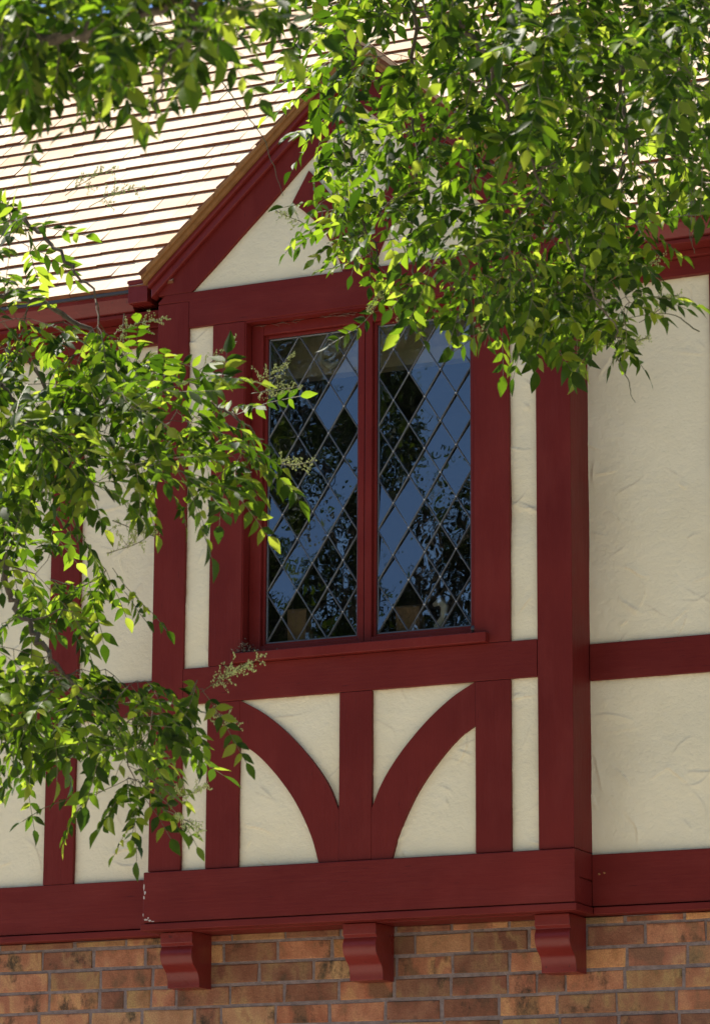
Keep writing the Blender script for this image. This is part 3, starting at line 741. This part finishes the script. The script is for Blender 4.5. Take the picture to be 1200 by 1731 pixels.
def panicle(bl, tw, P, d, L=.16):
    """loose flower spray"""
    pts = [P]; dd = d.normalized(); n = 9
    for i in range(n):
        dd = (dd+rv(.07)+Vector((0, 0, .02))).normalized(); pts.append(pts[-1]+dd*L/n)
    tw.tube(pts, [.0014]*len(pts), 4)
    for i in range(2, n+1):
        for s in range(2):
            sd = (dd*.8+rv(.6)).normalized(); l_ = L*.38*(1-i/(n+2))*RT.uniform(.6, 1.2)+.008
            q = pts[i]+sd*l_; tw.tube([pts[i], q], [.0007, .0006], 3)
            for k in range(int(l_/.0035)+2):
                c_ = pts[i].lerp(q, RT.uniform(.15, 1.05))+rv(.0025); r_ = RT.uniform(.0011, .0026); b = len(bl.v)
                bl.v += [tuple(c_+Vector(e)*r_) for e in ((1, 0, 0), (-1, 0, 0), (0, 1, 0), (0, -1, 0), (0, 0, 1.4), (0, 0, -1.4))]
                bl.f += [(b+i_, b+j_, b+k_) if sg else (b+j_, b+i_, b+k_) for i_, j_, k_, sg in ((0, 2, 4, 1), (2, 1, 4, 1), (1, 3, 4, 1), (3, 0, 4, 1), (2, 0, 5, 1), (1, 2, 5, 1), (3, 1, 5, 1), (0, 3, 5, 1))]
def inside(p, poly):
    x, y = p; c_ = False; n = len(poly)
    for i in range(n):
        (x1, y1), (x2, y2) = poly[i], poly[(i+1) % n]
        if (y1 > y) != (y2 > y) and x < (x2-x1)*(y-y1)/(y2-y1)+x1: c_ = not c_
    return c_
def sample(poly, n, holes=(), tries=40):
    xs = [p[0] for p in poly]; ys = [p[1] for p in poly]; out = []
    for _ in range(n):
        best = None; bd = -1
        for t in range(tries//4):
            p = (RT.uniform(min(xs), max(xs)), RT.uniform(min(ys), max(ys)))
            if not inside(p, poly) or any(((p[0]-h[0])/h[2])**2+((p[1]-h[1])/h[3])**2 < 1 for h in holes): continue
            d = min([(p[0]-q[0])**2+(p[1]-q[1])**2 for q in out] or [1e9])
            if d > bd: bd = d; best = p
        if best: out.append(best)
    return out
class Tree:
    def __init__(s, name, label, base):
        s.root = empty(name, label, 'tree', base); s.base = Vector(base); s.nodes = []; s.tw = MB(); s.gt = MB(); s.lv = Leaves(); s.bl = MB(); s.tr = MB(); s.size = 1
    def limb(s, pts, r0, r1, mb=None):
        P = [Vector(p) for p in pts]; P = [P[0]*2-P[1]]+P+[P[-1]*2-P[-2]]; out = []
        for i in range(1, len(P)-2):
            for j in range(8):
                t = j/8; p0, p1, p2, p3 = P[i-1:i+3]
                out.append(.5*((2*p1)+(-p0+p2)*t+(2*p0-5*p1+4*p2-p3)*t*t+(-p0+3*p1-3*p2+p3)*t**3))
        out.append(P[-2]); n = len(out); out = [p+rv(.006) for p in out]
        rad = [r0+(r1-r0)*i/(n-1) for i in range(n)]
        (mb or s.tw).tube(out, rad, 10 if r0 > .03 else 7)
        s.nodes += [(out[i], rad[i], (out[min(i+1, n-1)]-out[max(i-1, 0)]).normalized()) for i in range(n)]
        return out
    def grow(s, targets, leaves=(3, 5), size=1.0, down=.5):
        # targets: list of Vector, nearest first
        tg = sorted(targets, key=lambda p: min((p-q[0]).length for q in s.nodes))
        for p in tg:
            bi = min(range(len(s.nodes)), key=lambda i: (p-s.nodes[i][0]).length+(.15 if s.nodes[i][0].z < p.z-.1 else 0))
            q, r_, t_ = s.nodes[bi]; d = p-q; L = d.length
            if L < .02: continue
            mid = q+d*.5+Vector((0, 0, .10*L))+rv(.05*L)+t_*.12*L
            n = max(3, int(L/.05)); pts = []
            for i in range(n+1):
                t = i/n; pts.append(q*(1-t)**2+mid*2*t*(1-t)+p*t*t+(rv(.004) if 0 < i else Vector()))
            ra = min(r_*.7, .0028+.006*min(L, 1)); rad = [ra+(.0013-ra)*i/n for i in range(n+1)]
            s.tw.tube(pts, rad, 5)
            for i in range(1, n+1): s.nodes.append((pts[i], rad[i], (pts[i]-pts[i-1]).normalized()))
            td = (pts[-1]-pts[-2]).normalized()
            k = RT.randint(*leaves)
            for j in range(k):
                i = n if j == 0 else RT.randint(max(1, n-4), n)
                dd = (td*.7+Vector((RT.gauss(0, .75), RT.gauss(0, .75), RT.gauss(-down, .45)))).normalized()
                compound(s.lv, s.gt, pts[i], dd, size)
    def finish(s):
        inv = s.base
        for mb in (s.tw, s.gt, s.bl, s.tr): mb.v = [(a_-inv.x, b_-inv.y, c_-inv.z) for a_, b_, c_ in mb.v]
        s.lv.P = [(a_-inv.x, b_-inv.y, c_-inv.z) for a_, b_, c_ in s.lv.P]
        s.tr.build('trunk', BARK, s.root, smooth=True, fix=False); s.tw.build('branches', BARK, s.root, smooth=True, fix=False)
        c_ = s.lv.build('crown', LEAF, s.root)
        if s.gt.v: s.gt.build('leaf_stalks', BTWIG, s.root, fix=False)
        if s.bl.v: s.bl.build('flower_spray', BLOSSOM, s.root, fix=False)
        print(s.root.name, 'leaflets', len(s.lv.P))
def A(px, py, Y): return at(px, py, Y)

# ---- right-hand tree: hangs over the gable
TR = Tree('shade_tree', 'leafy green tree whose boughs hang over the gable and the upper right of the window', (3.9, -3.1, -3.1))
TR.limb([(3.9, -3.1, -3.15), (3.93, -3.1, -1.2), (3.85, -3.05, .8), (3.95, -3.0, 2.6), (3.75, -2.9, 3.9)], .17, .09, TR.tr)
TR.limb([(3.9, -3.0, 2.9), (3.3, -2.95, 3.45), A(1150, -160, -2.9), A(900, -170, -2.8), A(700, -140, -2.7), A(480, -110, -2.6)], .045, .016)
TR.limb([A(820, -165, -2.9), A(775, -30, -3.6), A(788, 50, -3.7), A(820, 95, -3.7), A(850, 180, -3.6), A(905, 290, -3.5), A(948, 390, -3.4), A(1005, 500, -3.3), A(1050, 575, -3.2)], .0085, .002)
TR.limb([A(600, -130, -2.7), A(585, 20, -2.7), A(600, 110, -2.6), A(590, 220, -2.6), A(600, 330, -2.6), A(640, 440, -2.6)], .008, .0025)
TR.limb([A(1100, -165, -2.9), A(1120, 0, -3.0), A(1050, 120, -3.0), A(1060, 260, -3.0), A(1000, 380, -3.0)], .009, .003)
TR.limb([A(720, -140, -2.7), A(700, 100, -2.4), A(705, 300, -2.4), A(690, 400, -2.4), A(700, 480, -2.4)], .007, .0025)
polyA = [(480, -60), (1230, -60), (1230, 290), (1150, 330), (1080, 390), (1090, 440), (1040, 490), (990, 510), (900, 490), (830, 500), (780, 490), (700, 490), (650, 470), (620, 450), (635, 420), (590, 390), (535, 350), (530, 300), (560, 260), (530, 210), (510, 150), (530, 90), (490, 30)]
holesA = [(868, 232, 60, 55), (1130, 165, 80, 40), (735, 385, 32, 45), (1000, 170, 18, 16), (1110, 350, 60, 18), (960, 245, 20, 20), (880, 420, 20, 14), (545, 20, 22, 14)]
pts = sample(polyA, 150, holesA)
TR.grow([A(x, y, RT.uniform(-3.7, -1.9)) for x, y in pts], (3, 4), 1.08)
# dark inner mass at the upper right
pts = sample([(830, -80), (1230, -80), (1230, 260), (1090, 120), (1000, 200), (900, 190), (840, 60)], 26)
TR.grow([A(x, y, RT.uniform(-4.3, -3.6)) for x, y in pts], (3, 5), 1.15)
pts = sample([(820, 440), (1060, 430), (1080, 520), (1010, 560), (900, 520), (830, 530)], 19)
TR.grow([A(x, y, RT.uniform(-3.3, -2.4)) for x, y in pts], (3, 4), 1.08)
TR.grow([A(x, y, -2.6) for x, y in ((905, 300), (935, 330), (965, 350), (880, 290), (1000, 380), (840, 330), (1160, 320), (600, 250), (580, 330), (620, 380), (650, 330), (560, 220))], (2, 3), 1.0)
# crown above the picture
TR.grow([A(RT.uniform(430, 1500), RT.uniform(-420, -90), RT.uniform(-4.2, -1.8)) for _ in range(170)], (3, 5), .95)
for (x, y, a_, b_, Y) in ((520, 380, -90, -45, -2.5), (690, 500, -15, 50, -2.5), (860, 520, -20, 20, -2.6), (1060, 470, 90, -35, -2.8), (1080, 545, 60, -20, -2.8), (1030, 580, 80, 10, -2.8), (830, 480, 20, 30, -2.6), (655, 470, -40, 60, -2.6), (1100, 500, 100, 20, -2.8)):
    p, q = A(x, y, Y), A(x+a_, y+b_, Y-.05); panicle(TR.bl, TR.gt, p, q-p, .13)
for pp in ([(370, 130), (402, 175), (440, 225), (458, 270), (478, 330)], [(1166, 300), (1170, 350), (1166, 390), (1174, 428)], [(1172, 310), (1176, 370), (1168, 410)], [(1180, 560), (1130, 530), (1040, 540)], [(1040, 600), (1060, 640), (1073, 680)]):
    cv = spline(pp, 6); TR.gt.tube([A(x+RT.gauss(0, 1.2), y, -2.9) for x, y in cv], [.0022-.0014*i/len(cv) for i in range(len(cv))], 5)
TR.finish()

# ---- left-hand tree
TL = Tree('shade_tree', 'leafy green tree whose boughs reach in from the left, in front of the left wall', (-.55, -4.2, -3.1))
TL.limb([(-.55, -4.2, -3.15), (-.6, -4.2, -1), (-.5, -4.15, 1.0), (-.62, -4.2, 2.8), (-.4, -4.3, 4.2)], .16, .07, TL.tr)
TL.limb([(-.52, -4.15, 1.3), (-.1, -3.9, 1.55), A(-250, 560, -3.6), A(-60, 600, -3.4), A(40, 700, -3.4), A(100, 780, -3.3)], .026, .005)
TL.limb([A(-170, 580, -3.5), A(-20, 500, -3.3), A(90, 520, -3.2), A(200, 600, -3.1), A(280, 655, -3.1), A(360, 680, -3.0), A(430, 730, -3.0)], .010, .003)
TL.limb([A(-200, 620, -3.6), A(-60, 860, -3.6), A(5, 965, -3.6), A(28, 1030, -3.6), A(78, 1100, -3.6), A(120, 1160, -3.5), A(190, 1230, -3.5)], .012, .004)
TL.limb([A(60, 620, -3.4), A(150, 740, -3.3), A(220, 800, -3.2)], .006, .003)
TL.limb([(-.5, -4.2, 2.0), (-.1, -4.0, 2.3), A(-200, 330, -3.7), A(-40, 340, -3.6), A(40, 370, -3.5), A(100, 430, -3.5), A(160, 500, -3.5)], .016, .003)
TL.limb([(-.6, -4.25, 2.6), (0, -5.0, 2.55), A(-200, 120, -5.4), A(-40, 110, -5.6), A(100, 60, -5.7), A(200, 30, -5.7), A(330, 0, -5.7), A(460, -20, -5.6)], .022, .006)
TL.limb([A(330, 0, -5.7), A(326, 60, -5.7), A(290, 90, -5.7), A(268, 150, -5.7), A(258, 200, -5.7)], .005, .002)
c2 = [(-60, 560), (120, 590), (210, 570), (330, 600), (345, 660), (410, 700), (450, 755), (400, 790), (370, 830), (300, 830), (240, 790), (190, 850), (190, 960), (120, 1010), (20, 1000), (-60, 1000)]
TL.grow([A(x, y, RT.uniform(-4.0, -2.7)) for x, y in sample(c2, 52, [(0, 720, 15, 30), (200, 870, 30, 30)])], (3, 4), 1.08)
TL.grow([A(x, y, RT.uniform(-3.9, -3.1)) for x, y in sample([(130, 640), (400, 690), (400, 780), (300, 800), (150, 760), (-40, 760), (-40, 640)], 14)], (3, 4), 1.15)
TL.grow([A(x, y, RT.uniform(-3.7, -3.1)) for x, y in sample([(-60, 500), (130, 520), (230, 545), (200, 590), (60, 580), (-60, 590)], 10)], (2, 3), 1.05)
TL.grow([A(x, y, RT.uniform(-4.0, -3.3)) for x, y in sample([(-70, 300), (30, 320), (80, 370), (100, 420), (20, 440), (10, 500), (-70, 500)], 13)], (2, 3), 1.1)
TL.grow([A(x, y, RT.uniform(-3.9, -3.2)) for x, y in sample([(-60, 1080), (100, 1120), (200, 1140), (300, 1170), (270, 1230), (230, 1290), (230, 1340), (190, 1300), (130, 1260), (60, 1230), (-60, 1230)], 34)], (2, 4), 1.1)
TL.grow([A(*q, -3.5) for q in ((40, 1290), (150, 1350), (235, 1360), (215, 1320), (110, 1030), (330, 1150), (345, 1170), (300, 1210), (230, 1320))], (1, 2), 1.05, .9)
TL.grow([A(x, y, RT.uniform(-6.0, -5.3)) for x, y in sample([(-60, -60), (430, -60), (430, 20), (380, 70), (300, 70), (220, 90), (150, 50), (90, 40), (60, 110), (-60, 130)], 41)], (3, 4), 1.02)
TL.grow([A(*q, -5.7) for q in ((240, 120), (200, 80), (185, 80), (40, 110), (95, 120))], (1, 2), .85, 1.0)
TL.grow([A(RT.uniform(-250, 420), RT.uniform(-380, -60), RT.uniform(-5.8, -3.5)) for _ in range(90)], (3, 4), .95)
for (x, y, sx, sy, k_) in ((262, 130, -14, 90, 1.0), (190, 90, -10, 60, .9), (130, 690, 20, 60, 1), (190, 960, 45, 60, 1), (210, 1000, 30, 40, .9), (60, 1310, -50, 30, 1)):
    Y_ = -5.7 if y < 300 else -3.4; compound(TL.lv, TL.gt, A(x, y, Y_), A(x+sx, y+sy, Y_)-A(x, y, Y_), k_)
for (x, y, a_, b_, Y) in ((425, 665, 120, -30, -3.0), (430, 660, 90, -70, -3.0), (450, 780, 120, 18, -3.0), (340, 1170, 100, -30, -3.4), (360, 1150, 70, -35, -3.4), (330, 1200, 60, 30, -3.4), (290, 1350, 80, -20, -3.4), (280, 1370, 90, 50, -3.4),
                          (180, 935, 130, -30, -3.4), (190, 880, 60, 30, -3.4), (150, 350, 60, -50, -3.4), (110, 330, 90, -60, -3.4), (200, 560, 110, -20, -3.2), (210, 530, -10, 50, -3.2), (330, 630, 50, -30, -3.0)):
    p, q = A(x, y, Y), A(x+a_, y+b_, Y-.05); panicle(TL.bl, TL.gt, p, q-p, .17)
TL.finish()

# ---- trees across the street, seen only as reflections in the panes
def far_tree(base, h, spread, seed, label):
    r = random.Random(seed); root = empty('street_tree', label, 'tree', base); root['group'] = 'trees across the street'; tr = MB(); lv = Leaves()
    tr.tube([(0, 0, -.1), (.1, 0, h*.25), (0, .1, h*.5), (0, 0, h*.8)], [.28, .2, .14, .05], 10)
    cl = []
    for i in range(90):
        a_ = r.uniform(0, 6.3); q = r.uniform(.15, 1)**.6*spread; z = h*r.uniform(.35, .98); q *= math.sqrt(max(.05, 1-((z/h-.62)/.45)**2))
        c_ = Vector((q*math.cos(a_), q*math.sin(a_), z)); cl.append(c_)
        tr.tube([(0, 0, z*.6), (c_.x*.5, c_.y*.5, z*.85), tuple(c_)], [.07, .04, .015], 5)
    for c_ in cl:
        for k in range(300):
            g_ = Vector((r.gauss(0, .42), r.gauss(0, .42), r.gauss(0, .34)))
            d = Vector((r.gauss(0, 1), r.gauss(0, 1), r.gauss(-.3, .7))); n = Vector((r.gauss(0, .6), r.gauss(0, .6), 1)); l_ = r.uniform(.12, .18)
            lv.add(c_+g_, d, n, l_, l_*.7)
    tr.build('trunk', BARK, root, smooth=True, fix=False); lv.build('crown', LEAF_FAR, root, seed)
for i, (x, y, h, s) in enumerate([(-10.8, -22, 12.7, 4.0), (-15.5, -24, 13.0, 4.0), (-6.0, -25, 12.9, 4.0)]):
    far_tree((x, y, -3.1), h, s, 50+i, ['broad green tree across the street, straight opposite the window', 'tall green tree across the street, second from the far left', 'green tree across the street nearest the camera side', 'tallest green tree across the street at the far left'][i])
